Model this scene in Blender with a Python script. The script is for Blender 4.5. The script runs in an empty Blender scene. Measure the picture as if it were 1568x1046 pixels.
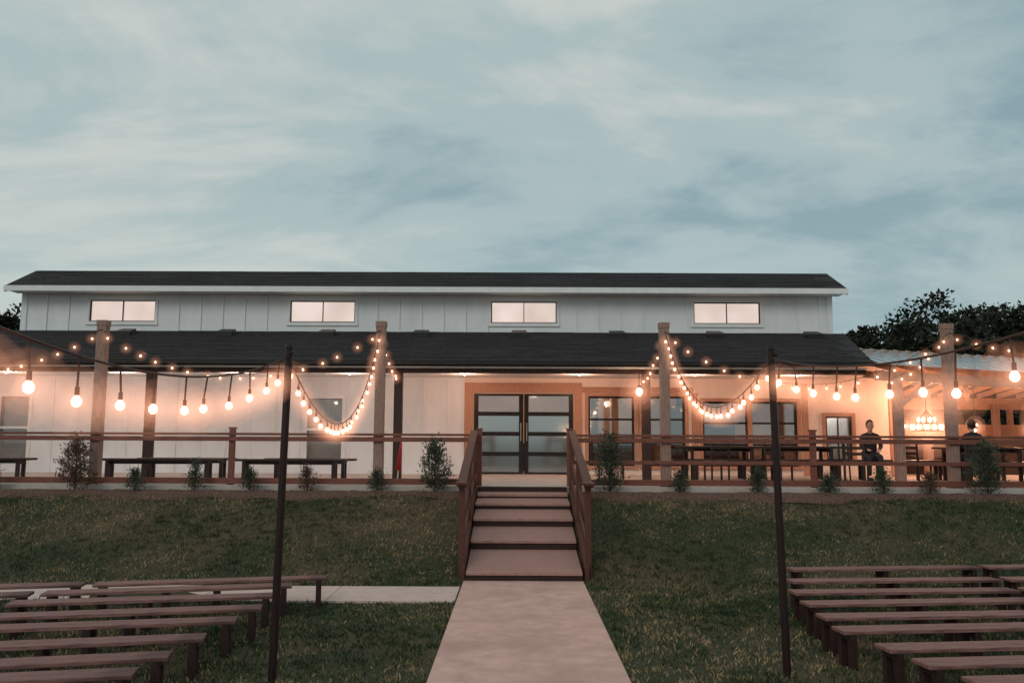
import bpy, bmesh, math, random
import numpy as np
from mathutils import Vector, Matrix
random.seed(7); rng=np.random.default_rng(7)
sc=bpy.context.scene
sc.view_settings.view_transform='Standard'
try: sc.view_settings.look='None'
except Exception: pass

# ---------------------------------------------------------------- materials
def new_mat(name):
    m=bpy.data.materials.new(name); m.use_nodes=True
    nt=m.node_tree; b=nt.nodes['Principled BSDF']; return m,nt,b
def noisy(name,c1,c2,scale=4,stretch=(1,1,1),rough=.7,bump=.1,detail=6,spec=.3,metal=0,c3=None,big=.5):
    m,nt,b=new_mat(name); N=nt.nodes; L=nt.links
    tc=N.new('ShaderNodeTexCoord'); mp=N.new('ShaderNodeMapping'); mp.inputs['Scale'].default_value=stretch
    L.new(tc.outputs['Object'],mp.inputs['Vector'])
    n=N.new('ShaderNodeTexNoise'); n.inputs['Scale'].default_value=scale; n.inputs['Detail'].default_value=detail
    n.inputs['Roughness'].default_value=.65
    L.new(mp.outputs['Vector'],n.inputs['Vector'])
    r=N.new('ShaderNodeValToRGB'); r.color_ramp.elements[0].position=.32; r.color_ramp.elements[1].position=.7
    r.color_ramp.elements[0].color=(*c1,1); r.color_ramp.elements[1].color=(*c2,1)
    L.new(n.outputs['Fac'],r.inputs['Fac'])
    out=r.outputs['Color']
    if c3:
        n2=N.new('ShaderNodeTexNoise'); n2.inputs['Scale'].default_value=big; n2.inputs['Detail'].default_value=4
        L.new(tc.outputs['Object'],n2.inputs['Vector'])
        r2=N.new('ShaderNodeValToRGB'); r2.color_ramp.elements[0].position=.48; r2.color_ramp.elements[1].position=.68
        L.new(n2.outputs['Fac'],r2.inputs['Fac'])
        mx=N.new('ShaderNodeMixRGB'); mx.inputs['Color2'].default_value=(*c3,1)
        L.new(r2.outputs['Color'],mx.inputs['Fac']); L.new(out,mx.inputs['Color1']); out=mx.outputs['Color']
    L.new(out,b.inputs['Base Color'])
    b.inputs['Roughness'].default_value=rough; b.inputs['Metallic'].default_value=metal
    b.inputs['Specular IOR Level'].default_value=spec
    if bump:
        bp=N.new('ShaderNodeBump'); bp.inputs['Strength'].default_value=bump; bp.inputs['Distance'].default_value=.02
        L.new(n.outputs['Fac'],bp.inputs['Height']); L.new(bp.outputs['Normal'],b.inputs['Normal'])
    return m
def emit(name,col,s,samp=True):
    m,nt,b=new_mat(name); b.inputs['Base Color'].default_value=(*col,1)
    b.inputs['Emission Color'].default_value=(*col,1); b.inputs['Emission Strength'].default_value=s
    if not samp:
        try: m.cycles.emission_sampling='NONE'
        except Exception: pass
    return m

M_rail=noisy('stained_wood_rail',(.13,.044,.030),(.27,.10,.068),6,(1,8,8),.55,.15)
M_post=noisy('cedar_post',(.22,.13,.105),(.40,.26,.21),6,(9,9,1),.7,.25)
M_dkpost=noisy('dark_porch_post',(.025,.012,.01),(.06,.03,.024),8,(9,9,1),.6,.2)
M_pole=noisy('dark_pole',(.010,.0035,.0035),(.026,.010,.009),9,(9,9,1),.5,.2)
M_stair=noisy('stained_wood_stair',(.055,.02,.015),(.14,.05,.036),7,(6,1,6),.6,.2)
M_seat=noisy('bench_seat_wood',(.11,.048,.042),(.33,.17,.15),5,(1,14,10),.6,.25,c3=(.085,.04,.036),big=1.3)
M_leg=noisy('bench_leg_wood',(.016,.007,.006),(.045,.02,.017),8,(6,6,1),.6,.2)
M_trim=noisy('door_trim_wood',(.33,.17,.11),(.5,.28,.19),7,(8,8,1),.6,.15)
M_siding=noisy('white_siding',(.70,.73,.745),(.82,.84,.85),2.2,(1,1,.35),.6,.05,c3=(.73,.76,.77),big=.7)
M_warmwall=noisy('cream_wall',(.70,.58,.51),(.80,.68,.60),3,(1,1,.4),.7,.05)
M_white=noisy('white_trim',(.7,.71,.7),(.82,.82,.81),5,(1,1,1),.5,.03)
M_roof=noisy('asphalt_shingle',(.018,.016,.018),(.055,.048,.05),30,(.5,1.6,1),.9,.5,c3=(.026,.023,.024),big=.8)
M_metalroof=noisy('galvanised_roof',(.40,.46,.49),(.55,.6,.62),5,(1,.3,1),.5,.03,metal=.1)
M_conc=noisy('walk_concrete',(.50,.305,.255),(.68,.435,.375),4,(1,1,1),.85,.15,detail=12,c3=(.46,.285,.24),big=1.1)
M_sconc=noisy('side_walk_concrete',(.50,.38,.34),(.62,.48,.43),5,(1,1,1),.85,.12,detail=10)
M_tread=noisy('stair_tread_boards',(.30,.165,.14),(.45,.26,.22),5,(2,12,2),.8,.15,detail=10)
M_patio=noisy('patio_concrete',(.38,.33,.30),(.5,.45,.41),4,(1,1,1),.85,.1,detail=9)
M_black=noisy('black_frame',(.008,.007,.007),(.018,.016,.016),10,(1,1,1),.45,.03)
M_wire=noisy('wire_rubber',(.05,.022,.018),(.08,.035,.028),10,(1,1,1),.6,0)
M_mulch=noisy('mulch',(.05,.028,.02),(.20,.115,.09),28,(1,1,1),.95,1.0,detail=8)
M_bark=noisy('bark',(.04,.028,.02),(.09,.065,.05),9,(5,5,1),.9,.5)
M_int=noisy('interior_plaster',(.55,.40,.31),(.66,.5,.40),3,(1,1,1),.8,.03)
M_dark_table=noisy('dark_table',(.02,.012,.01),(.05,.028,.022),8,(1,6,6),.5,.1)
M_red=noisy('red_fabric',(.4,.03,.03),(.55,.05,.04),12,(1,1,1),.7,.05)
M_bulb=emit('bulb_glow',(1,.74,.48),3.0,False)
M_bulbfar=emit('bulb_glow_small',(1,.70,.43),2.6,False)
M_fix=emit('porch_fixture_glow',(1,.7,.5),2,False)
def bloom(name,s):  # emission-only volume imitating camera bloom round lamps, not real mist
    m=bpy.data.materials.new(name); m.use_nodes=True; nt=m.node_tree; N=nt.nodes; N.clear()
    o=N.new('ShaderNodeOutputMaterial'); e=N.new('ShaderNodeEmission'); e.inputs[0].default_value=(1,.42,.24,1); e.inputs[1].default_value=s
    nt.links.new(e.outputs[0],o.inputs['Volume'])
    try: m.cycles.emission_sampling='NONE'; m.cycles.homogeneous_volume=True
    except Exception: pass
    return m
BLOOM={}
def bloom_mat(k,s):
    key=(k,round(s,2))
    if key not in BLOOM: BLOOM[key]=bloom('lamp_bloom_%s'%k,s)
    return BLOOM[key]
def pane_mat():
    m,nt,b=new_mat('lit_clerestory_pane'); N=nt.nodes; L=nt.links
    tc=N.new('ShaderNodeTexCoord'); n=N.new('ShaderNodeTexNoise'); n.inputs['Scale'].default_value=.8
    L.new(tc.outputs['Object'],n.inputs['Vector'])
    r=N.new('ShaderNodeValToRGB'); r.color_ramp.elements[0].color=(.72,.56,.49,1); r.color_ramp.elements[1].color=(.92,.76,.69,1)
    r.color_ramp.elements[0].position=.35; r.color_ramp.elements[1].position=.65
    L.new(n.outputs['Fac'],r.inputs['Fac']); L.new(r.outputs['Color'],b.inputs['Emission Color'])
    b.inputs['Emission Strength'].default_value=.9; b.inputs['Base Color'].default_value=(.1,.08,.07,1); b.inputs['Roughness'].default_value=.15
    return m
M_pane=pane_mat()
def glass_mat(name,refl,rough=.04,tint=.75,frost=0):
    m=bpy.data.materials.new(name); m.use_nodes=True; nt=m.node_tree; N=nt.nodes; L=nt.links
    N.clear(); o=N.new('ShaderNodeOutputMaterial'); t=N.new('ShaderNodeBsdfTransparent'); t.inputs[0].default_value=(tint,tint,tint,1)
    src=t
    if frost:
        df=N.new('ShaderNodeBsdfDiffuse'); df.inputs[0].default_value=(.12,.165,.18,1)
        y=N.new('ShaderNodeMixShader'); y.inputs[0].default_value=frost; L.new(t.outputs[0],y.inputs[1]); L.new(df.outputs[0],y.inputs[2]); src=y
    g=N.new('ShaderNodeBsdfGlossy'); g.inputs['Roughness'].default_value=rough; g.inputs[0].default_value=(.88,.96,1,1)
    x=N.new('ShaderNodeMixShader'); x.inputs[0].default_value=refl
    L.new(src.outputs[0],x.inputs[1]); L.new(g.outputs[0],x.inputs[2]); L.new(x.outputs[0],o.inputs[0]); return m
M_glass=glass_mat('window_glass',.2)
M_glassL=glass_mat('window_glass_clear',.08,tint=.92)
M_glassD=glass_mat('frosted_door_glass',.36,.10,.6,.68)
def leaf_mat(name,c1,c2,scale=3,cm=None,k=.5):
    m,nt,b=new_mat(name); N=nt.nodes; L=nt.links
    tc=N.new('ShaderNodeTexCoord'); n=N.new('ShaderNodeTexNoise'); n.inputs['Scale'].default_value=scale; n.inputs['Detail'].default_value=5
    L.new(tc.outputs['Object'],n.inputs['Vector'])
    at=N.new('ShaderNodeAttribute'); at.attribute_name='rnd'
    ad=N.new('ShaderNodeMath'); ad.operation='MULTIPLY_ADD'; ad.inputs[1].default_value=k
    L.new(at.outputs['Fac'],ad.inputs[0])
    sb=N.new('ShaderNodeMath'); sb.operation='SUBTRACT'; sb.inputs[1].default_value=k/2
    L.new(n.outputs['Fac'],sb.inputs[0]); L.new(sb.outputs[0],ad.inputs[2])
    r=N.new('ShaderNodeValToRGB'); r.color_ramp.elements[0].position=.3; r.color_ramp.elements[1].position=.75
    r.color_ramp.elements[0].color=(*c1,1); r.color_ramp.elements[1].color=(*c2,1)
    if cm: q=r.color_ramp.elements.new(.54); q.color=(*cm,1)
    L.new(ad.outputs[0],r.inputs['Fac']); L.new(r.outputs['Color'],b.inputs['Base Color'])
    b.inputs['Roughness'].default_value=.75; b.inputs['Specular IOR Level'].default_value=.2
    return m
M_grassblade=leaf_mat('grass_blades',(.018,.038,.012),(.36,.25,.14),1.6,cm=(.046,.074,.024),k=.8)
M_soil=noisy('lawn_soil',(.018,.027,.012),(.06,.058,.030),14,(1,1,1),.95,.8,detail=10,c3=(.10,.068,.042),big=.45)
M_leaf=leaf_mat('tree_leaves',(.010,.015,.009),(.04,.044,.026),.6)
M_shrub=leaf_mat('shrub_leaves',(.024,.04,.026),(.12,.14,.09),4)
M_shrubred=leaf_mat('shrub_leaves_russet',(.07,.04,.026),(.24,.14,.10),4)

# ---------------------------------------------------------------- geometry helpers
def box(bm,x0,x1,y0,y1,z0,z1):
    vs=[bm.verts.new(p) for p in [(x0,y0,z0),(x1,y0,z0),(x1,y1,z0),(x0,y1,z0),(x0,y0,z1),(x1,y0,z1),(x1,y1,z1),(x0,y1,z1)]]
    for f in [(0,3,2,1),(4,5,6,7),(0,1,5,4),(1,2,6,5),(2,3,7,6),(3,0,4,7)]: bm.faces.new([vs[i] for i in f])
def hexa(bm,pts):
    vs=[bm.verts.new(p) for p in pts]
    for f in [(0,3,2,1),(4,5,6,7),(0,1,5,4),(1,2,6,5),(2,3,7,6),(3,0,4,7)]: bm.faces.new([vs[i] for i in f])
def beam(bm,p,q,w,h):
    p=Vector(p);q=Vector(q); d=(q-p).normalized(); up=Vector((0,0,1))
    if abs(d.z)>.98: up=Vector((0,1,0))
    s=d.cross(up).normalized()*w/2; u=s.cross(d).normalized()*h/2
    hexa(bm,[p-s-u,p+s-u,q+s-u,q-s-u,p-s+u,p+s+u,q+s+u,q-s+u])
def tube(bm,p,q,r0,r1,n=8,cap=True):
    p=Vector(p);q=Vector(q); d=(q-p).normalized(); a=d.orthogonal().normalized(); b=d.cross(a)
    A=[];B=[]
    for i in range(n):
        t=2*math.pi*i/n; o=a*math.cos(t)+b*math.sin(t)
        A.append(bm.verts.new(p+o*r0)); B.append(bm.verts.new(q+o*r1))
    for i in range(n): bm.faces.new([A[i],A[(i+1)%n],B[(i+1)%n],B[i]])
    if cap: bm.faces.new(A[::-1]); bm.faces.new(B)
def ball(bm,c,r,sz=1,seg=10,rings=7):
    mt=Matrix.Translation(c)@Matrix.Diagonal((1,1,sz,1))
    bmesh.ops.create_uvsphere(bm,u_segments=seg,v_segments=rings,radius=r,matrix=mt)
def mk(name,bm,mat,parent=None,bevel=0,smooth=False):
    bmesh.ops.recalc_face_normals(bm,faces=bm.faces)
    me=bpy.data.meshes.new(name); bm.to_mesh(me); bm.free()
    o=bpy.data.objects.new(name,me); sc.collection.objects.link(o)
    if mat: me.materials.append(mat)
    if smooth:
        for p in me.polygons: p.use_smooth=True
    if bevel:
        md=o.modifiers.new('bevel','BEVEL'); md.width=bevel; md.segments=2; md.limit_method='ANGLE'
    if parent: o.parent=parent
    return o
def empty(name,loc=(0,0,0)):
    e=bpy.data.objects.new(name,None); e.empty_display_size=.2; sc.collection.objects.link(e); e.location=loc; return e
def B(): return bmesh.new()
def leafmesh(name,cent,nrm_dir,size,mat,parent=None,aspect=.5,rnd=None):
    n=len(cent); d=nrm_dir/np.linalg.norm(nrm_dir,axis=1,keepdims=True)
    r=rng.normal(size=(n,3)); s=np.cross(d,r); s/=np.linalg.norm(s,axis=1,keepdims=True)
    sz=size[:,None]
    v=np.empty((n,4,3)); v[:,0]=cent-s*sz*aspect*.3; v[:,1]=cent+s*sz*aspect*.5+d*sz*.45; v[:,2]=cent+d*sz; v[:,3]=cent-s*sz*aspect*.5+d*sz*.5
    me=bpy.data.meshes.new(name); me.vertices.add(n*4); me.vertices.foreach_set('co',v.reshape(-1).astype(np.float32))
    me.loops.add(n*4); me.loops.foreach_set('vertex_index',np.arange(n*4,dtype=np.int32))
    me.polygons.add(n); me.polygons.foreach_set('loop_start',np.arange(0,n*4,4,dtype=np.int32))
    if rnd is None: rnd=rng.random(n)
    me.update(); at=me.attributes.new('rnd','FLOAT','POINT'); at.data.foreach_set('value',np.repeat(rnd,4).astype(np.float32))
    me.materials.append(mat); o=bpy.data.objects.new(name,me); sc.collection.objects.link(o)
    if parent: o.parent=parent
    return o
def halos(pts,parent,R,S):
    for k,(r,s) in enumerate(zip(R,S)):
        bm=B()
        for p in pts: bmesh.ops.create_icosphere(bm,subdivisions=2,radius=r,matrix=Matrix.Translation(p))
        mk('bloom_shell_%d'%k,bm,bloom_mat(k,s),parent,smooth=True)  # nested glowing shells added around each bulb as its bloom

# ---------------------------------------------------------------- terrain
SX0,SX1=-.72,.98
def gz(x,y):
    if y<=12.2: z=0
    elif y>=15.75: z=1.0
    else:
        t=(y-12.2)/3.55; z=.55*t+.45*t*t*(3-2*t)
    und=.012*math.sin(x*1.3+y*.7)+.01*math.sin(x*.6-y*1.9)
    if y<15.6 and abs(x)<40: z+=und*min(1,abs(x-.12)/2)
    if SX0<x<SX1 and 12.4<y<15.95: z-=.4
    return z
xs=sorted(set([-400,-120,-50,-30]+[round(-20+.5*i,2) for i in range(81)]+[30,50,120,400]+[-.73,-.715,.975,.99]))
ys=sorted(set([-300,-60,-20,-5,0]+[round(1+.5*i,2) for i in range(22)]+[round(12+.2*i,2) for i in range(19)]+[12.39,12.41,15.75,15.96,18,22,30,45,80,150,400]))
bm=B(); grid=[[bm.verts.new((x,y,gz(x,y))) for x in xs] for y in ys]
for j in range(len(ys)-1):
    for i in range(len(xs)-1): bm.faces.new([grid[j][i],grid[j][i+1],grid[j+1][i+1],grid[j+1][i]])
mk('lawn_ground',bm,M_soil,smooth=True)
n=300000
gx=rng.uniform(-11.5,11.5,n); gy=5.5+ (15.72-5.5)*rng.random(n)**.9
nc=14000; cx=rng.uniform(-11.5,11.5,nc); cy=rng.uniform(5.5,15.7,nc); ci=rng.integers(0,nc,n); cl=rng.random(n)<.55
gx=np.where(cl,cx[ci]+rng.normal(size=n)*.035,gx); gy=np.where(cl,cy[ci]+rng.normal(size=n)*.035,gy)
crn=rng.random(nc)
ok=~((gx>-.735)&(gx<.975)&(gy<12.3)) & ~((gx>-.86)&(gx<1.12)&(gy>12.2)) & ~((gx<-.7)&(gx>-9)&(gy>10.72)&(gy<11.8))
ok&=(np.abs(gx)<gy*.68+.5)&(gy<15.74)&(gy>5.4)
patch=(np.sin(gx*1.1+gy*.6+1)+np.sin(gy*1.9-gx*.7)+np.sin(gx*2.7+gy*2.1+2)*.6+np.sin(gx*5.1-gy*3.3)*.4)/3
ok&=(patch*1.2+rng.normal(size=n)*.5)<1.0
R_=np.where(cl,crn[ci]*.6+rng.random(n)*.4,rng.random(n))
R_=np.clip(R_*.75+.10+patch*.32,0,1)
gx=gx[ok];gy=gy[ok];R_=R_[ok]; gz_=np.array([gz(a,b) for a,b in zip(gx,gy)])-.005
dirn=np.stack([rng.normal(size=len(gx))*.65,rng.normal(size=len(gx))*.65,np.ones(len(gx))],1)
leafmesh('lawn_grass',np.stack([gx,gy,gz_],1),dirn,rng.uniform(.022,.07,len(gx)),M_grassblade,aspect=.2,rnd=R_)

bm=B()
y=12.25
while y>-6:
    y2=y-1.5; box(bm,-.722,.963,y2+.006,y,-.1,.02); y=y2
mk('concrete_path',bm,M_conc,bevel=.006)
bm=B(); x=-.735
while x>-8: box(bm,x-1.6,x-.008,10.74,11.78,-.1,.016); x-=1.6
mk('side_path',bm,M_sconc,bevel=.006)
bm=B(); N_=260
row=[[],[],[]]
for i in range(N_+1):
    x=-16+32*i/N_
    yf=15.32+.09*math.sin(x*2.1)+.05*math.sin(x*5.3)+random.uniform(-.03,.03)
    row[0].append(bm.verts.new((x,yf,gz(-5,yf)+.012))); row[1].append(bm.verts.new((x,15.6,gz(-5,15.6)+.055+random.uniform(0,.04)))); row[2].append(bm.verts.new((x,15.99,1.03)))
for i in range(N_):
    x=-16+32*i/N_
    if -.95<x<1.1: continue
    for a in (0,1): bm.faces.new([row[a][i],row[a][i+1],row[a+1][i+1],row[a+1][i]])
mk('mulch_bed',bm,M_mulch)
bm=B(); box(bm,-18,18,16.0,30,.6,1.125); mk('patio_slab',bm,M_patio,bevel=.012)

# ---------------------------------------------------------------- stairs
st=empty('entry_stairs')
edges=[(12.25,.14),(13.45,.44),(14.25,.70),(15.0,.89),(15.6,1.01)]
rs=[.14,.14,.13,.10,.07]
bm=B(); bmr=B()
for i,(y0,z0) in enumerate(edges):
    y1=edges[i+1][0] if i<4 else 16.0
    z1=(edges[i+1][1]-rs[i+1]) if i<4 else 1.035
    hexa(bm,[(-.69,y0-.03,z0-.045),(.95,y0-.03,z0-.045),(.95,y1,z1-.045),(-.69,y1,z1-.045),(-.69,y0-.03,z0),(.95,y0-.03,z0),(.95,y1,z1),(-.69,y1,z1)])
    box(bmr,-.69,.95,y0,y0+.05,z0-rs[i]-.1,z0-.047)
box(bmr,-.69,.95,15.94,15.995,.9,1.12)
mk('treads',bm,M_tread,st,.006); mk('risers',bmr,M_leg,st)
bm=B()
for sx in (-.74,1.02):
    hexa(bm,[(sx-.03,12.3,-.05),(sx+.03,12.3,-.05),(sx+.03,16,.8),(sx-.03,16,.8),(sx-.03,12.3,.2),(sx+.03,12.3,.2),(sx+.03,16,1.14),(sx-.03,16,1.14)])
mk('stringers',bm,M_stair,st,.004)
bm=B()
for sx,ox in ((-.77,-1),(1.05,1)):
    for (yy,zb,zt) in ((12.45,-.05,1.33),(14.2,.5,1.74),(15.9,.95,2.12)):
        box(bm,sx-.045,sx+.045,yy-.045,yy+.045,zb,zt)
    beam(bm,(sx,12.25,1.33),(sx,15.95,2.14),.13,.038)
    beam(bm,(sx,12.42,1.22),(sx,15.9,2.01),.04,.1)
    beam(bm,(sx,12.42,.78),(sx,15.9,1.58),.04,.09)
    beam(bm,(sx,12.42,.4),(sx,15.9,1.22),.04,.09)
    box(bm,sx-.085,sx+.085,12.2,12.5,1.345,1.385)
mk('handrails',bm,M_stair,st,.005)

# ---------------------------------------------------------------- rail fences
TALL=[-13.35,-7.95,-2.59,2.84,8.26,13.7]
def fence(xa,xb,posts,mids):
    e=empty('patio_railing'); bm=B()
    beam(bm,(xa,16.12,2.07),(xb,16.12,2.07),.15,.045)
    for z,h in [(1.98,.085),(1.2,.11)]+mids:
        beam(bm,(xa,16.06,z),(xb,16.06,z),.04,h)
    mk('rails',bm,M_rail,e,.004)
    bm=B()
    for p in posts:
        box(bm,p-.05,p+.05,16.085,16.185,1.12,2.17); box(bm,p-.065,p+.065,16.07,16.2,2.17,2.2)
    mk('posts',bm,M_rail,e,.004)
fence(-15,-.66,[-10.6,-5.35,-.68],[]); fence(1.0,15,[1.02,5.6,11],[(1.57,.07)])
for x in TALL:
    e=empty('tall_timber_post',(x,16.2,0)); bm=B()
    box(bm,-.09,.09,-.09,.09,1.12,4.2); mk('timber',bm,M_post,e,.012)
    bm=B(); box(bm,-.115,.115,-.115,.115,1.122,1.2); box(bm,-.1,.1,-.1,.1,4.12,4.23); mk('base_and_cap',bm,M_post,e,.008)

# ---------------------------------------------------------------- building
bd=empty('white_barn_venue_building')
YW=21.3; ZF=1.125
def wall(x0,x1,z0,z1,op,y0,y1,mat,name):
    X=sorted(set([x0,x1]+[o[0] for o in op if x0<o[0]<x1]+[o[1] for o in op if x0<o[1]<x1])); Z=sorted(set([z0,z1]+[o[2] for o in op]+[o[3] for o in op]))
    bm=B()
    for i in range(len(X)-1):
        for j in range(len(Z)-1):
            cx=(X[i]+X[i+1])/2; cz=(Z[j]+Z[j+1])/2
            if not any(o[0]<cx<o[1] and o[2]<cz<o[3] for o in op): box(bm,X[i],X[i+1],y0,y1,Z[j],Z[j+1])
    bmesh.ops.remove_doubles(bm,verts=bm.verts,dist=1e-5)
    return mk(name,bm,mat,bd)
opsL=[(-12.9,-12.2,1.45,3.0),(-5.2,-4.34,1.45,2.98)]
opsR=[(-1.06,1.46,ZF-.01,3.14),(1.82,2.96,1.35,3.07),(3.17,4.23,1.35,3.07),(4.67,5.81,1.35,2.95),(5.87,7.03,1.35,2.95),(7.73,8.38,1.5,2.6)]
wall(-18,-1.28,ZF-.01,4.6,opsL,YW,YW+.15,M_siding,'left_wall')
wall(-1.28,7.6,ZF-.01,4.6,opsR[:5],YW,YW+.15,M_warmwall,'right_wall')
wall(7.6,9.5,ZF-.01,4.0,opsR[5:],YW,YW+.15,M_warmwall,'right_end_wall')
opsU=[(-10.83,-9.16,4.91,5.46),(-5.73,-4.08,4.91,5.46),(-.63,1.03,4.91,5.46),(4.5,6.18,4.91,5.46)]
wall(-12.5,7.97,4.602,5.8,opsU,YW,YW+.15,M_siding,'clerestory_wall')
bm=B(); x=-12.48
while x<7.95:
    if not any(a-.05<x<b+.05 for a,b,_,_ in opsU): box(bm,x-.022,x+.022,YW-.032,YW,4.6,5.75)
    x+=.56
x=-17.8
while x<-1.4:
    if not any(a-.12<x<b+.12 for a,b,_,_ in opsL): box(bm,x-.022,x+.022,YW-.03,YW,ZF,4.5)
    x+=.62
box(bm,-12.56,-12.42,YW-.036,YW,4.6,5.75); box(bm,7.86,8.0,YW-.036,YW,4.6,5.75)
mk('battens',bm,M_siding,bd)
bm=B(); bf=B(); bt=B()
for a,b,c,d in opsU:
    box(bm,a,b,YW+.07,YW+.08,c,d); m=(a+b)/2
    for q in ((a,a+.025,c,d),(b-.025,b,c,d),(m-.01,m+.01,c+.025,d-.025)): box(bf,q[0],q[1],YW+.02,YW+.06,q[2],q[3])
    box(bf,a+.025,b-.025,YW+.02,YW+.06,c,c+.025); box(bf,a+.025,b-.025,YW+.02,YW+.06,d-.025,d)
    box(bt,a-.08,b+.08,YW-.04,YW-.001,c-.09,c-.002); box(bt,a-.07,a-.002,YW-.03,YW-.001,c,d); box(bt,b+.002,b+.07,YW-.03,YW-.001,c,d)
mk('clerestory_panes',bm,M_pane,bd); mk('clerestory_frames',bf,M_black,bd); mk('clerestory_trim',bt,M_white,bd,.003)
def slab(bm,a,b,c,d,t):
    hexa(bm,[(p[0],p[1],p[2]-t) for p in (a,b,c,d)]+[a,b,c,d])
bm=B(); xl,xr=-12.72,8.2
slab(bm,(xl,20.8,5.745),(xr,20.8,5.745),(xr,22.1,6.37),(xl,22.1,6.37),.05)
slab(bm,(xl,22.1,6.37),(xr,22.1,6.37),(xr,28.2,5.7),(xl,28.2,5.7),.05)
mk('upper_roof',bm,M_roof,bd)
bm=B(); box(bm,xl-.02,xr+.02,20.76,20.8,5.60,5.735)
for xx in (xl-.02,xr-.03):
    hexa(bm,[(xx,20.8,5.58),(xx+.05,20.8,5.58),(xx+.05,22.1,6.2),(xx,22.1,6.2),(xx,20.8,5.70),(xx+.05,20.8,5.70),(xx+.05,22.1,6.325),(xx,22.1,6.325)])
box(bm,xl+.03,xr-.03,20.8,21.3,5.62,5.66)
mk('fascia_and_soffit',bm,M_white,bd)
bm=B()
slab(bm,(-18,18.2,3.68),(7.68,18.2,3.68),(8.28,YW-.01,4.675),(-18,YW-.01,4.675),.07)
mk('porch_roof',bm,M_roof,bd)
bm=B(); box(bm,-18,7.7,18.15,18.197,3.58,3.665); mk('porch_gutter',bm,M_black,bd)
bm=B()
def courses(bm,y0,y1,z0,z1,xa,xe0,xe1,n):
    for k in range(1,n):
        t=k/n; y=y0+t*(y1-y0); z=z0+.003+t*(z1-z0); xe=xe0+t*(xe1-xe0); x=xa+random.random()*.4
        while x<xe-.5:
            x2=min(x+random.uniform(.25,.9),xe); h=random.uniform(.006,.022); dz=.05*(z1-z0)/(y1-y0)
            hexa(bm,[(x,y,z-.004),(x2,y,z-.004),(x2,y+.05,z+dz-.004),(x,y+.05,z+dz-.004),(x,y,z+h),(x2,y,z+h),(x2,y+.05,z+dz+h),(x,y+.05,z+dz+h)]); x=x2+.01
courses(bm,18.2,21.3,3.68,4.677,-18,7.66,8.24,22)
courses(bm,20.8,22.1,5.745,6.37,-12.7,8.18,8.18,10)
mk('shingle_courses',bm,M_roof,bd)
bm=B()
for px in (190,345,500,645,795,945,1095,1245):
    X=(px-790)*.0161; hexa(bm,[(X-.2,20.6,4.44),(X+.2,20.6,4.44),(X+.2,21.0,4.55),(X-.2,21.0,4.55),(X-.2,20.6,4.58),(X+.2,20.6,4.58),(X+.17,21.0,4.69),(X-.17,21.0,4.69)])
mk('roof_vents',bm,M_black,bd)
bm=B(); box(bm,-18,7.6,18.35,YW-.002,3.52,3.56); mk('porch_ceiling',bm,M_white,bd)
bm=B(); box(bm,-18,7.6,18.42,18.56,3.42,3.518); mk('porch_beam',bm,M_dkpost,bd)
bm=B()
for x in (-13.3,-7.95,-2.55,2.83): box(bm,x-.09,x+.09,18.4,18.58,ZF,3.42)
mk('porch_posts',bm,M_dkpost,bd,.008)
bm=B(); box(bm,-12.4,7.9,27.5,27.6,ZF,5.55); box(bm,7.9,9.4,27.5,27.6,ZF,3.8); box(bm,-12.5,-12.4,21.5,27.6,ZF,5.6); box(bm,9.4,9.5,21.46,27.6,ZF,3.8)
box(bm,-12.4,9.4,YW+.16,27.5,3.85,3.9)
mk('interior_walls',bm,M_int,bd)
bm=B(); xx=7.6
while xx<8.5:
    box(bm,xx,xx+.06,22.0+.02*math.sin(xx*40),22.03+.02*math.sin(xx*40),1.2,2.75); xx+=.062
mk('window_bounce_panel',bm,M_white,bd)  # pale pleated panel added to catch lamplight and brighten the end window
bm=B()
for x in (-11,-8,-5.5,-2.5,2.4,5,8): box(bm,x-.1,x+.1,25.8,26,ZF,3.84)
for x in (-3,.2,3.4,6.2):
    box(bm,x-.5,x+.5,23.6,24.4,ZF+.72,ZF+.76); box(bm,x-.05,x+.05,23.95,24.05,ZF,ZF+.72)
box(bm,2,4.2,26.6,27.2,ZF,ZF+1.05); box(bm,4.8,6.9,26.9,27.3,ZF,ZF+1.9)
mk('interior_columns_tables',bm,M_dark_table,bd)
bm=B(); bf=B(); bs=B()
for a,b,c,d in opsL:
    zz=c+.02
    while zz<d: hexa(bs,[(a,YW+.08,zz),(b,YW+.08,zz),(b,YW+.10,zz+.045),(a,YW+.10,zz+.045),(a,YW+.082,zz+.003),(b,YW+.082,zz+.003),(b,YW+.102,zz+.048),(a,YW+.102,zz+.048)]); zz+=.06
    box(bs,a,b,YW+.115,YW+.12,c,d)
    m=(c+d)/2
    for q in ((a-.09,a,c-.09,d+.09),(b,b+.09,c-.09,d+.09),(a,b,c-.09,c),(a,b,d,d+.09),(a,b,m-.03,m+.03)): box(bf,q[0],q[1],YW-.03,YW+.05,q[2],q[3])
    box(bm,a,b,YW+.055,YW+.06,c,d)
mk('left_window_blinds',bs,noisy('blind',(.40,.37,.35),(.5,.47,.44),3,(1,1,1),.6,0),bd); mk('left_window_frames',bf,M_white,bd,.003); mk('left_window_glass',bm,M_glassL,bd)
bf=B(); bm=B(); bt=B()
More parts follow.
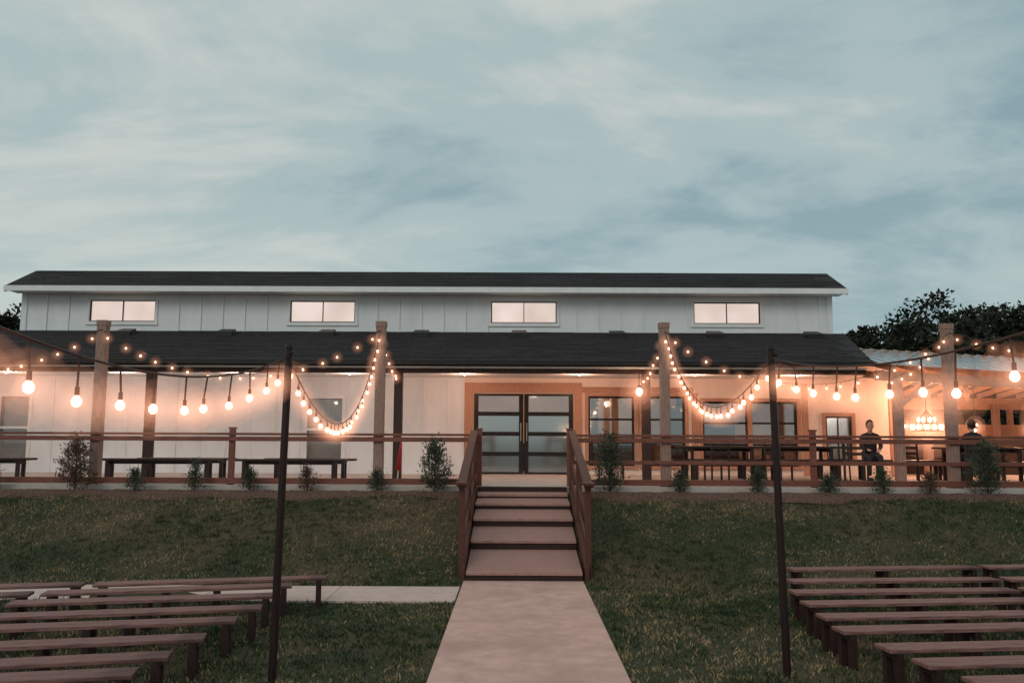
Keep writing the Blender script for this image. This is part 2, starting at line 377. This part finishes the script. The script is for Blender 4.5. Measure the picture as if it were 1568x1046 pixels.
for i,(a,b,c,d) in enumerate(opsR[1:]):
    box(bm,a,b,YW+.08,YW+.085,c,d)
    f=.045
    box(bf,a,a+f,YW+.02,YW+.09,c,d); box(bf,b-f,b,YW+.02,YW+.09,c,d); box(bf,a+f,b-f,YW+.02,YW+.09,c,c+f); box(bf,a+f,b-f,YW+.02,YW+.09,d-f,d)
    nz=3 if i<4 else 2
    for k in range(1,nz):
        z=c+(d-c)*k/nz; box(bf,a+f,b-f,YW+.03,YW+.075,z-.025,z+.025)
    if i==4:
        m=(a+b)/2; box(bf,m-.012,m+.012,YW+.03,YW+.07,c+f,d-f)
    t=.085
    box(bt,a-t,a-.001,YW-.04,YW+.02,c-t,d+t); box(bt,b+.001,b+t,YW-.042,YW+.02,c-t,d+t)
    box(bt,a,b,YW-.038,YW+.02,d,d+t); box(bt,a,b,YW-.038,YW+.02,c-t,c)
box(bt,-1.28,-1.07,YW-.05,YW+.02,ZF,3.4); box(bt,1.47,1.66,YW-.05,YW+.02,ZF,3.4); box(bt,-1.07,1.47,YW-.048,YW+.02,3.16,3.4)
box(bt,1.66,4.45,YW-.034,YW+.018,3.17,3.3); box(bt,4.4,4.56,YW-.03,YW+.016,ZF,3.16); box(bt,7.15,7.3,YW-.03,YW+.016,ZF,3.4); box(bt,9.32,9.5,YW-.03,YW+.016,ZF,3.4)
mk('right_window_glass',bm,M_glass,bd); mk('right_window_frames',bf,M_black,bd,.003); mk('wood_trim',bt,M_trim,bd,.004)
bf=B(); bm=B(); bg=B()
for a,b in ((-1.04,.195),(.215,1.44)):
    z0,z1=ZF+.01,3.12; f=.11
    box(bf,a,a+f,YW+.0,YW+.06,z0,z1); box(bf,b-f,b,YW+.0,YW+.06,z0,z1)
    for k in range(5):
        z=z0+(z1-z0)*k/4; zz0=max(z0,z-.05); zz1=min(z1,z+.05)
        box(bf,a+f,b-f,YW+.002,YW+.058,zz0,zz1)
    zs=z0+(z1-z0)*.75
    box(bm,a+f,b-f,YW+.03,YW+.036,z0+.05,zs); box(bg,a+f,b-f,YW+.03,YW+.036,zs,z1-.05)
mk('double_door_frame',bf,M_black,bd,.004); mk('double_door_glass',bm,M_glassD,bd); mk('double_door_top_glass',bg,M_glass,bd)
bf=B()
for x in (.13,.28): tube(bf,(x,YW-.05,1.95),(x,YW-.05,2.4),.014,.014)
mk('door_handles',bf,noisy('steel',(.4,.4,.4),(.5,.5,.5),8,(1,1,1),.3,0,metal=1),bd)
def plight(loc,w,col=(1,.56,.34),r=.08,parent=None,name='lamp_light'):
    l=bpy.data.lights.new(name,'POINT'); l.energy=w; l.color=col; l.shadow_soft_size=r
    o=bpy.data.objects.new(name,l); sc.collection.objects.link(o); o.location=loc
    if parent: o.parent=parent
    return o
bm=B()
for x in (-15,-12,-9.3,-6.6,-3.9,-1.2,1.5,4.2,6.6):
    ball(bm,(x,19.9,3.5),.035,.6); plight((x,19.9,3.36),22 if x<-1.5 else 31,(1,.68,.56) if x<-1.5 else (1,.56,.39),parent=bd)
mk('porch_light_domes',bm,M_fix,bd,smooth=True)
for x in (-8,-2.5,.5,3.5,6.8): plight((x,24.3,3.3),70,(1,.58,.38),.15,bd,'interior_light')
plight((8.05,21.72,2.8),18,(1,.86,.76),.08,bd,'interior_light')  # extra unseen lamp added to light the panel behind the end window
def lantern(x,y,z,w):
    e=empty('wall_lantern'); bm=B(); ball(bm,(x,y,z),.07,1.3,12,8); mk('globe',bm,M_bulb,e,smooth=True)
    bm=B(); tube(bm,(x,y,z+.09),(x,y,z+.14),.06,.03); beam(bm,(x,y,z+.12),(x,y,z+.4),.02,.02); mk('bracket',bm,M_black,e); plight((x,y-.12,z),w,(1,.6,.36),.08,e)
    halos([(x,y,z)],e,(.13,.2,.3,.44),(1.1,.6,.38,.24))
lantern(2.66,18.3,3.02,22)

# ---------------------------------------------------------------- pavilion (right)
pv=empty('open_pavilion')
bm=B()
def PZ(x,y): return 3.66-(x-7.7)*.055+(y-18.1)*(.235)
slab(bm,(7.75,18.1,PZ(7.75,18.1)),(18,18.1,PZ(18,18.1)),(18,21.6,PZ(18,21.6)-.1),(8.3,21.6,PZ(8.3,21.6)-.1),.03)
slab(bm,(8.3,21.6,PZ(8.3,21.6)-.1),(18,21.6,PZ(18,21.6)-.1),(18,26,3.5),(9.5,26,3.8),.03)
x=8.0
while x<17.9:
    beam(bm,(x,18.1,PZ(x,18.1)+.015),(x+.1,21.5,PZ(x,21.5)-.08),.03,.03); x+=.3
mk('metal_roof',bm,M_metalroof,pv)
bm=B(); x=8.1
while x<17.9:
    beam(bm,(x,18.15,PZ(x,18.15)-.12),(x,21.5,PZ(x,21.5)-.22),.05,.14); beam(bm,(x,21.5,PZ(x,21.5)-.22),(x,26,3.35),.05,.14); x+=.6
for k in range(5): yy=18.5+k*.65; beam(bm,(8,yy,PZ(8,yy)-.06),(18,yy,PZ(18,yy)-.06),.09,.03)
beam(bm,(7.75,18.3,3.4),(18,18.3,2.85),.14,.2); beam(bm,(8.2,21.6,3.9),(18,21.6,3.3),.14,.22)
beam(bm,(8.2,20,3.55),(18,20,3.05),.1,.16)
for x in (9.7,11.4): beam(bm,(x,18.35,3.2),(x+1.7,21.5,3.05),.1,.14)
mk('rafters_and_beams',bm,M_trim,pv)
bm=B()
for x,y in ((8.2,18.3),(13,18.3),(17.5,18.3),(11,25.8),(14.5,25.8),(10.4,21.6)): box(bm,x-.09,x+.09,y-.09,y+.09,ZF,3.42-(x-8)*.05)
beam(bm,(8.2,18.3,2.7),(8.9,18.3,3.28),.09,.1)
mk('pavilion_posts',bm,M_post,pv,.008)
bm=B(); box(bm,9.55,18,26,26.1,ZF,2.5); box(bm,9.55,18,26,26.1,2.95,3.3)
for x in (9.6,11.4,13.2,15,16.8): box(bm,x,x+.15,26.0,26.1,2.5,2.95)
mk('pavilion_back_wall',bm,M_trim,pv)
for p,w in (((9.9,20.4,2.75),95),((10.9,23.5,2.7),210),((13,22,2.7),120),((15.5,20,2.7),60)):
    plight(p,w,(1,.52,.31),.12,pv)
bm=B(); bb=B(); PP=[]
for x,y,z in ((10.3,19.2,2.35),(11.3,21,2.5),(10.4,22.8,2.5),(12.2,24,2.5),(12.0,20,2.35),(11.6,23,2.2)):
    tube(bm,(x,y,z),(x,y,3.4),.006,.006,5); tube(bm,(x,y,z),(x,y,z-.07),.03,.08,12); ball(bb,(x,y,z-.1),.05); PP.append((x,y,z-.1))
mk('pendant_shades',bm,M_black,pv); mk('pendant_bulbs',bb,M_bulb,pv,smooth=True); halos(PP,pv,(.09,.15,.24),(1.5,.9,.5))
bm=B()
box(bm,10.3,13.5,22.6,23.1,ZF,ZF+1.0)
for x in (10.5,11.1,11.8,12.5):
    tube(bm,(x,22.1,ZF),(x,22.1,ZF+.7),.03,.03); tube(bm,(x,22.1,ZF+.7),(x,22.1,ZF+.74),.17,.17,12)
mk('bar_counter_and_stools',bm,M_dark_table,pv,.004)
def chandelier(x,y,z,R=.33):
    e=empty('chandelier',(x,y,z)); bm=B(); bb=B()
    tube(bm,(0,0,0),(0,0,.95),.012,.012,6)
    for rr,zz,nn in ((R,0,12),(R*.55,.17,8)):
        for i in range(nn):
            a=2*math.pi*i/nn;b=2*math.pi*(i+1)/nn
            tube(bm,(rr*math.cos(a),rr*math.sin(a),zz),(rr*math.cos(b),rr*math.sin(b),zz),.012,.012,6)
            tube(bm,(rr*math.cos(a),rr*math.sin(a),zz),(0,0,.5),.004,.004,4)
            tube(bb,(rr*math.cos(a),rr*math.sin(a),zz+.01),(rr*math.cos(a),rr*math.sin(a),zz+.06),.012,.012,6)
            ball(bb,(rr*math.cos(a),rr*math.sin(a),zz+.09),.034,1.6,8,6)
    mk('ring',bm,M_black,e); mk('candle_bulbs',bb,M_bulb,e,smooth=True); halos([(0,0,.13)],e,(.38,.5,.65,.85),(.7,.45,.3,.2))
chandelier(9.62,20.0,2.24); chandelier(13.2,20.8,2.4)

# ---------------------------------------------------------------- string lights
def strand(p,q,sag,nb,drop,r,mat,wr=.007,ev=4,W=2.2,hs=1.0,hr=1.0):
    e=empty('string_lights'); p=Vector(p);q=Vector(q); w=B(); b=B(); s=B(); H=[]
    def pt(t):
        v=p.lerp(q,t); v.z-=4*sag*t*(1-t); return v
    m=nb*3; prev=pt(0)
    for i in range(1,m+1):
        c=pt(i/m); tube(w,prev,c,wr,wr,5,False); prev=c
    for i in range(nb):
        c=pt((i+.5+random.uniform(-.12,.12))/nb); dz=drop*random.uniform(.8,1.15); ox=random.uniform(-.02,.02)
        e2=c+Vector((ox,0,-dz)); tube(w,c,e2,wr*.8,wr*.8,5,False)
        tube(s,e2,e2-Vector((0,0,r*1.7)),r*.45,r*.5,8)
        cc=e2-Vector((0,0,r*2.9)); ball(b,cc,r,1.1,10,8); tube(b,e2-Vector((0,0,r*1.7)),cc,r*.45,r*.9,10)
        H.append(cc)
        if i%ev==ev//2: plight(cc-Vector((0,0,r*1.6)),W,(1,.56,.34),.03,e,'bulb_light')
    mk('wire',w,M_wire,e); mk('sockets',s,M_wire,e); mk('bulbs',b,mat,e,smooth=True)
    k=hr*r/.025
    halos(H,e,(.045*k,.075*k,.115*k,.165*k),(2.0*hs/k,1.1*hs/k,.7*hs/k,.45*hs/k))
strand((-2.59,16.08,4.05),(-1.96,7.26,2.70),1.10,25,.05,.023,M_bulbfar,hs=.8)
strand((2.84,16.08,4.05),(2.26,7.5,2.72),.86,25,.05,.023,M_bulbfar,hs=.8)
strand((-1.96,7.26,2.70),(-2.02,.9,2.95),.47,16,.14,.023,M_bulb,hs=1.1,hr=1.15)
strand((2.26,7.5,2.72),(2.36,.9,2.95),.36,16,.14,.023,M_bulb,hs=1.1,hr=1.15)
for a,b,s in ((-13.35,-7.95,.8),(-7.95,-2.59,.85),(2.84,8.26,1.0),(8.26,13.7,.4)):
    strand((a,16.1,4.05),(b,16.1,4.05),s,17,.03,.019,M_bulbfar,.006,ev=5,W=3,hs=.55)
for a,b in (((-2.59,16.3,4.0),(-2.55,18.4,3.35)),((2.84,16.3,4.0),(2.72,18.3,3.3)),((8.26,16.3,4.0),(8.0,18.3,3.3))):
    strand(a,b,.15,6,.03,.02,M_bulbfar,.006,ev=6,W=2,hs=.6)
for (x,y,xt,zt) in ((-2.0,7.26,-1.95,2.77),(2.32,7.5,2.26,2.8),(-2.05,.9,-2.02,3.0),(2.4,.9,2.36,3.0)):
    e=empty('string_light_pole'); bm=B()
    tube(bm,(x,y,-.05),(xt,y,zt),.034,.031,12); tube(bm,(xt,y,zt),(xt,y,zt+.03),.042,.028,12)
    tube(bm,(x,y,0),(x,y,.02),.06,.06,12); ball(bm,(xt+.03,y-.04,zt-.05),.018)
    mk('pole',bm,M_pole,e)

# ---------------------------------------------------------------- ceremony benches
def bench(cx,cy,ang,L,z=0.0,seat=.335,name='wooden_bench'):
    e=empty(name,(cx,cy,z)); e.rotation_euler=(0,0,ang)
    bm=B()
    box(bm,-L/2,L/2,-.12,-.004,seat-.032,seat); box(bm,-L/2+random.uniform(-.008,.008),L/2,.004,.12,seat-.032,seat-.001)
    mk('seat_planks',bm,M_seat,e,.005)
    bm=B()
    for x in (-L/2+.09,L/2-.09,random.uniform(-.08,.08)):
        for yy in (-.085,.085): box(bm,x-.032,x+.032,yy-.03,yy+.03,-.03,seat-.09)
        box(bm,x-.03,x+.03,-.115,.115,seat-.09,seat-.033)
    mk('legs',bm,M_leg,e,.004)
for (x,y) in ((-2.29,10.57),(-2.56,10.0),(-2.58,9.36),(-2.52,8.70),(-2.58,8.12),(-2.62,7.42),(-2.67,6.81),(-2.72,6.32)):
    a=math.radians(12+random.uniform(-1.5,1.5)); L=2.6
    bench(x-math.cos(a)*L/2,y-math.sin(a)*L/2,a,L); o=L+.12
    a2=a+math.radians(random.uniform(-1,1)); bench(x-math.cos(a2)*(o+L/2),y-math.sin(a2)*(o+L/2),a2,L)
for (x,y) in ((3.6,11.4),(3.3,10.47),(3.08,9.72),(3.0,9.05),(2.93,8.4),(2.88,7.83),(3.0,7.18),(3.08,6.7),(3.2,6.2)):
    a=math.radians(5.5+random.uniform(-1.2,1.2)); L=2.6
    bench(x+math.cos(a)*L/2,y+math.sin(a)*L/2,a,L); o=L+.12
    bench(x+math.cos(a)*(o+L/2),y+math.sin(a)*(o+L/2),a,L)
def ptable(cx,cy,L,h=.45,name='patio_bench',mat=None,w=.3):
    e=empty(name,(cx,cy,ZF)); bm=B()
    box(bm,-L/2,L/2,-w/2,w/2,h-.045,h)
    for x in (-L/2+.25,L/2-.25):
        for yy in (-w/2+.05,w/2-.05): box(bm,x-.035,x+.035,yy-.03,yy+.03,.002,h-.046)
        box(bm,x-.03,x+.03,-w/2+.08,w/2-.08,h-.12,h-.046)
    box(bm,-L/2+.28,L/2-.28,-.02,.02,h-.11,h-.047)
    mk('planks',bm,mat or M_dark_table,e,.005)
ptable(-7.2,17.3,2.5); ptable(-4.55,17.3,2.3); ptable(-6.9,18.0,2.0,.45); ptable(-10.9,17.3,2.3); ptable(-4.3,18.0,1.9)
for x,y in ((4.5,19),(6.3,19.2),(10.2,18.8),(12.6,19)):
    ptable(x,y,1.8,.74,'picnic_table',w=.75); ptable(x,y-.65,1.8,.44); ptable(x,y+.65,1.8,.44)
def chair(x,y,rz):
    e=empty('patio_chair',(x,y,ZF)); e.rotation_euler=(0,0,rz); bm=B()
    box(bm,-.21,.21,-.21,.21,.42,.45)
    for a in (-.18,.18):
        box(bm,a-.018,a+.018,-.2,-.165,0,.42); beam(bm,(a,.19,0),(a,.23,.9),.035,.03)
    for z in (.6,.72,.84): beam(bm,(-.18,.215,z),(.18,.215,z),.02,.06)
    mk('chair_frame',bm,M_dark_table,e,.004)
for x,y,r in ((5.4,17.6,.3),(6.9,17.5,-.4),(7.5,18.9,1.5),(9.3,17.4,2.8),(10.9,17.6,.2),(4.1,17.5,3.3),(2.1,18.8,.6),(8.9,19.0,2),(11.4,18.1,1)): chair(x,y,r)
e=empty('closed_red_umbrella',(-2.32,17.0,ZF)); bm=B(); tube(bm,(0,0,.25),(.05,0,.82),.06,.015,10); mk('canopy',bm,M_red,e,smooth=True)
bm=B(); tube(bm,(-.02,0,.0),(0,0,.25),.012,.012,8); tube(bm,(.05,0,.82),(.058,0,.93),.01,.01,8); mk('shaft',bm,M_white,e)

# ---------------------------------------------------------------- people
M_skin=noisy('skin',(.42,.24,.17),(.5,.3,.22),6,(1,1,1),.55,.02); M_hair=noisy('hair',(.015,.01,.008),(.035,.022,.016),20,(1,1,.2),.6,.3)
M_cloth=noisy('dark_shirt',(.012,.012,.015),(.028,.027,.032),10,(1,1,1),.85,.1); M_pants=noisy('trousers',(.02,.022,.03),(.04,.042,.05),10,(1,1,1),.85,.1)
def skinned(name,pts,edges,rad,mat,parent,root=0,sub=2):
    me=bpy.data.meshes.new(name); me.from_pydata(pts,edges,[]); o=bpy.data.objects.new(name,me); sc.collection.objects.link(o); o.parent=parent
    me.materials.append(mat)
    md=o.modifiers.new('skin','SKIN'); md.use_smooth_shade=True
    for i,r in enumerate(rad):
        v=me.skin_vertices[0].data[i]; v.radius=(r,r) if not isinstance(r,tuple) else r; v.use_root=(i==root)
    s=o.modifiers.new('sub','SUBSURF'); s.levels=sub; s.render_levels=sub
    return o
def seated_person(name,loc,rz):
    e=empty(name,loc); e.rotation_euler=(0,0,rz)
    P=[(0,.02,.55),(0,.03,.72),(0,.04,.9),(0,.03,1.0),(0,.01,1.06),
       (.17,.03,.97),(.21,-.06,.74),(.12,-.28,.68),(-.17,.03,.97),(-.21,-.06,.74),(-.12,-.28,.68)]
    E=[(0,1),(1,2),(2,3),(3,4),(3,5),(5,6),(6,7),(3,8),(8,9),(9,10)]
    skinned('shirt',P,E,[(.16,.12),(.145,.11),(.16,.115),(.1,.085),(.055,.055),.065,.048,.034,.065,.048,.034],M_cloth,e)
    P=[(0,.02,.53),(.1,-.04,.52),(.12,-.42,.52),(.12,-.44,.1),(-.1,-.04,.52),(-.12,-.42,.52),(-.12,-.44,.1)]
    skinned('trousers',P,[(0,1),(1,2),(2,3),(0,4),(4,5),(5,6)],[(.15,.11),.095,.065,.045,.095,.065,.045],M_pants,e)
    bm=B()
    for s in (-.12,.12):
        ball(bm,(s,-.49,.04),.05,.7,10,6); box(bm,s-.04,s+.04,-.6,-.4,0,.05)
    mk('shoes',bm,M_black,e,.02)
    bm=B(); tube(bm,(0,.015,1.03),(0,.0,1.13),.052,.05,12)
    bmesh.ops.create_uvsphere(bm,u_segments=20,v_segments=14,radius=.1,matrix=Matrix.Translation((0,-.01,1.21))@Matrix.Diagonal((.76,.95,1.15,1)))
    ball(bm,(0,-.108,1.2),.014,1.5,8,6); ball(bm,(0,-.05,1.13),.05,.8,10,8)
    for s in (-1,1): ball(bm,(s*.077,.0,1.2),.018,1.6,8,6)
    mk('head',bm,M_skin,e,smooth=True)
    bm=B()
    for s in (-1,1): ball(bm,(s*.03,-.094,1.222),.008,.8,6,5)
    box(bm,-.022,.022,-.1,-.094,1.158,1.163); mk('eyes_and_mouth',bm,M_black,e)
    bm=B(); bmesh.ops.create_uvsphere(bm,u_segments=18,v_segments=12,radius=.105,matrix=Matrix.Translation((0,.012,1.235))@Matrix.Diagonal((.82,.95,1.08,1)))
    mk('hair',bm,M_hair,e,smooth=True)
    for s in (-1,1):
        H=Vector((s*.11,-.3,.67)); P=[tuple(H),tuple(H+Vector((0,-.06,0)))];E=[(0,1)];R=[.026,(.034,.018)]
        for k,(dx,l) in enumerate(((-.028,.06),(-.01,.07),(.01,.065),(.028,.05))):
            b0=len(P); P+= [tuple(H+Vector((dx,-.08,0))),tuple(H+Vector((dx,-.08-l*.55,-.006))),tuple(H+Vector((dx*1.05,-.08-l,-.026)))]
            E+=[(1,b0),(b0,b0+1),(b0+1,b0+2)]; R+=[.0095,.009,.0075]
        b0=len(P); P+=[tuple(H+Vector((-s*.035,-.045,0))),tuple(H+Vector((-s*.055,-.085,-.01)))]; E+=[(0,b0),(b0,b0+1)]; R+=[.011,.008]
        skinned('hand',P,E,R,M_skin,e,0,1)
seated_person('seated_man',(8.0,19.3,ZF),math.radians(-12)); seated_person('seated_man',(9.75,18.3,ZF),math.radians(180))
ptable(8.0,19.35,.9,.45); ptable(9.75,18.3,.9,.45)

# ---------------------------------------------------------------- vegetation
def shrub(x,h,w,mat,name,y=15.68,nl=900,loose=False):
    z0=gz(-5,y)+.03; e=empty(name,(x,y,z0)); bm=B()
    tube(bm,(0,0,-.03),(0,0,h*.85),.02,.006,6)
    nb=26; C=[];D=[]
    for i in range(nb):
        t=(i+.5)/nb; a=i*2.4+random.random(); r=w*(1-t*.85)*(.6+.4*math.sin(min(1,t*4)*1.57))*random.uniform(.7,1.25)*.5
        if loose: r*=random.uniform(.7,1.5)
        p0=Vector((0,0,h*t*.8)); p1=Vector((r*math.cos(a),r*math.sin(a),h*(t*.8+random.uniform(.12,.22))))
        tube(bm,p0,p1,.008,.003,4,False)
        k=nl//nb
        for j in range(k):
            s=random.random()**.6; c=p0.lerp(p1,s); jt=.06*w+.018
            C.append((c.x+random.gauss(0,jt),c.y+random.gauss(0,jt),max(.01,c.z+random.gauss(0,jt)))); D.append((math.cos(a)*.6+random.gauss(0,.5),math.sin(a)*.6+random.gauss(0,.5),.8+random.gauss(0,.4)))
    mk('stems',bm,M_bark,e)
    leafmesh('foliage',np.array(C),np.array(D),rng.uniform(.025,.065,len(C))*(1.4 if loose else 1),mat,e,aspect=.28)
for x,h,w,m,lo in ((-8.05,1.02,.66,M_shrubred,True),(-6.95,.42,.42,M_shrub,False),(-5.85,.55,.4,M_shrub,False),(-4.85,.44,.38,M_shrub,False),(-3.8,.48,.42,M_shrubred,False),(-2.52,.40,.42,M_shrub,False),
    (-1.47,1.0,.62,M_shrub,True),(1.72,1.05,.66,M_shrub,True),(3.0,.42,.4,M_shrub,False),(4.42,.48,.42,M_shrub,False),(5.7,.36,.5,M_shrub,False),(6.7,.48,.42,M_shrub,False),(7.55,.4,.46,M_shrubred,False),(8.6,1.0,.66,M_shrub,True),(-9.6,.5,.4,M_shrub,False),(10,.5,.4,M_shrub,False)):
    shrub(x,h,w,m,'evergreen_shrub',nl=2400 if h>.8 else 1200,loose=lo)
def tree(x,y,h,w,nl=11000):
    e=empty('oak_tree',(x,y,.9)); bm=B(); tube(bm,(0,0,-.2),(.1,0,h*.45),.3,.18,9)
    C=[];D=[]; ncl=60; cl=[]
    for i in range(ncl):
        a=random.random()*6.283; u=random.random()**.5; zz=random.uniform(.2,1)
        rr=w*.5*u*math.sqrt(max(.05,1-((zz-.5)/.55)**2)) if zz>.5 else w*.5*u
        c=Vector((rr*math.cos(a),rr*math.sin(a),h*zz*random.uniform(.92,1.0))); cl.append(c)
        if i%3==0: tube(bm,(.05,0,h*.4*random.uniform(.6,1)),c,.09,.02,5,False)
    for c in cl:
        R=random.uniform(.6,1.15)*w*.13; k=nl//ncl
        g=rng.normal(size=(k,3)); g/=np.linalg.norm(g,axis=1,keepdims=True); rad=R*rng.random(k)**.4*(1+.35*np.sin(g[:,0]*5+c.x))
        C.append(np.array(c)+g*rad[:,None]*np.array([1.15,1.15,.75])); D.append(g+rng.normal(size=(k,3))*.6)
    mk('trunk_and_limbs',bm,M_bark,e); C=np.concatenate(C);D=np.concatenate(D)
    leafmesh('crown',C,D,rng.uniform(.12,.3,len(C)),M_leaf,e,aspect=.7)
for x,y,h,w in ((20.2,44,7.5,5.5),(23,45,8.9,6.5),(26.3,46,8.4,6.5),(29.5,46,8,7),(18.2,46,7.1,4),(32.5,45,7,6),(21.8,41,6.6,6),(25,42,7.4,7),(28.3,42,7.2,7),(-27.4,44,7.6,5),(-31,44,7.6,7)):
    tree(x,y,h,w)

# ---------------------------------------------------------------- world + sun
w=bpy.data.worlds.new('World'); sc.world=w; w.use_nodes=True; nt=w.node_tree; N=nt.nodes; L=nt.links; N.clear()
out=N.new('ShaderNodeOutputWorld'); tc=N.new('ShaderNodeTexCoord'); sp=N.new('ShaderNodeSeparateXYZ'); L.new(tc.outputs['Generated'],sp.inputs[0])
def math_(op,a,b=None,clamp=False):
    m=N.new('ShaderNodeMath'); m.operation=op; m.use_clamp=clamp
    for i,v in enumerate((a,b)):
        if v is None: continue
        if isinstance(v,(int,float)): m.inputs[i].default_value=v
        else: L.new(v,m.inputs[i])
    return m.outputs[0]
zc=math_('MAXIMUM',sp.outputs['Z'],0.0); den=math_('ADD',zc,.30)
u=math_('DIVIDE',sp.outputs['X'],den); v=math_('DIVIDE',sp.outputs['Y'],den)
cb=N.new('ShaderNodeCombineXYZ'); L.new(u,cb.inputs[0]); L.new(v,cb.inputs[1])
def cloudnoise(rot,scl,loc,scale,detail,rough,dist):
    mp=N.new('ShaderNodeMapping'); mp.inputs['Rotation'].default_value=(0,0,math.radians(rot)); mp.inputs['Scale'].default_value=scl; mp.inputs['Location'].default_value=loc
    L.new(cb.outputs[0],mp.inputs['Vector'])
    n=N.new('ShaderNodeTexNoise'); n.inputs['Scale'].default_value=scale; n.inputs['Detail'].default_value=detail; n.inputs['Roughness'].default_value=rough; n.inputs['Distortion'].default_value=dist
    L.new(mp.outputs[0],n.inputs['Vector']); return n.outputs['Fac']
a1=cloudnoise(-30,(.8,1.3,1),(5.3,2.2,0),2.1,10,.56,.45)
a2=cloudnoise(-30,(.75,1.35,1),(5.3,2.2,0),.8,3,.5,0)
a3=cloudnoise(35,(1.0,1.6,1),(1.3,7.2,0),4.5,8,.6,.3)
s=math_('ADD',math_('MULTIPLY',a1,.58),math_('MULTIPLY',a2,.28)); s=math_('ADD',s,math_('MULTIPLY',a3,.14))
s=math_('SUBTRACT',s,math_('MULTIPLY',sp.outputs['X'],.11))
r=N.new('ShaderNodeValToRGB'); cr=r.color_ramp; cr.interpolation='EASE'
cr.elements[0].position=.36; cr.elements[0].color=(.265,.39,.43,1)
cr.elements[1].position=.60; cr.elements[1].color=(.60,.645,.61,1)
m_=cr.elements.new(.48); m_.color=(.42,.525,.535,1)
L.new(s,r.inputs['Fac'])
hz=math_('SUBTRACT',1.0,math_('MULTIPLY',zc,3.6),True); hz=math_('MULTIPLY',hz,math_('SUBTRACT',.6,math_('MULTIPLY',sp.outputs['X'],.7)),True)
mx=N.new('ShaderNodeMixRGB'); L.new(hz,mx.inputs['Fac']); L.new(r.outputs['Color'],mx.inputs['Color1']); mx.inputs['Color2'].default_value=(.53,.62,.59,1)
b2=N.new('ShaderNodeBackground'); L.new(mx.outputs[0],b2.inputs['Color']); b2.inputs['Strength'].default_value=1.0
sky=N.new('ShaderNodeTexSky'); sky.sky_type='NISHITA'; sky.sun_disc=False; sky.sun_elevation=math.radians(30); sky.sun_rotation=math.radians(200)
b1=N.new('ShaderNodeBackground'); L.new(sky.outputs[0],b1.inputs['Color']); b1.inputs['Strength'].default_value=.06
ms=N.new('ShaderNodeMixShader'); ms.inputs[0].default_value=.93; L.new(b1.outputs[0],ms.inputs[1]); L.new(b2.outputs[0],ms.inputs[2]); L.new(ms.outputs[0],out.inputs['Surface'])
sl=bpy.data.lights.new('sun','SUN'); sl.energy=.6; sl.angle=math.radians(25); sl.color=(1,.92,.86)
so=bpy.data.objects.new('sun',sl); sc.collection.objects.link(so)
tov=Vector((-.34*math.cos(math.radians(30)),-.94*math.cos(math.radians(30)),math.sin(math.radians(30))))
so.rotation_euler=(-tov).to_track_quat('-Z','Y').to_euler(); so.location=(0,-10,20)

# ---------------------------------------------------------------- camera
cd=bpy.data.cameras.new('camera'); cd.sensor_width=36; cd.lens=29.85; cd.clip_end=2000; cd.clip_start=.05
co=bpy.data.objects.new('camera',cd); sc.collection.objects.link(co)
R=Matrix.Rotation(math.radians(.264),4,'Z')@Matrix.Rotation(math.radians(90+6.54),4,'X')@Matrix.Rotation(math.radians(.27),4,'Z')
co.matrix_world=Matrix.Translation((0,0,2.0))@R
sc.camera=co
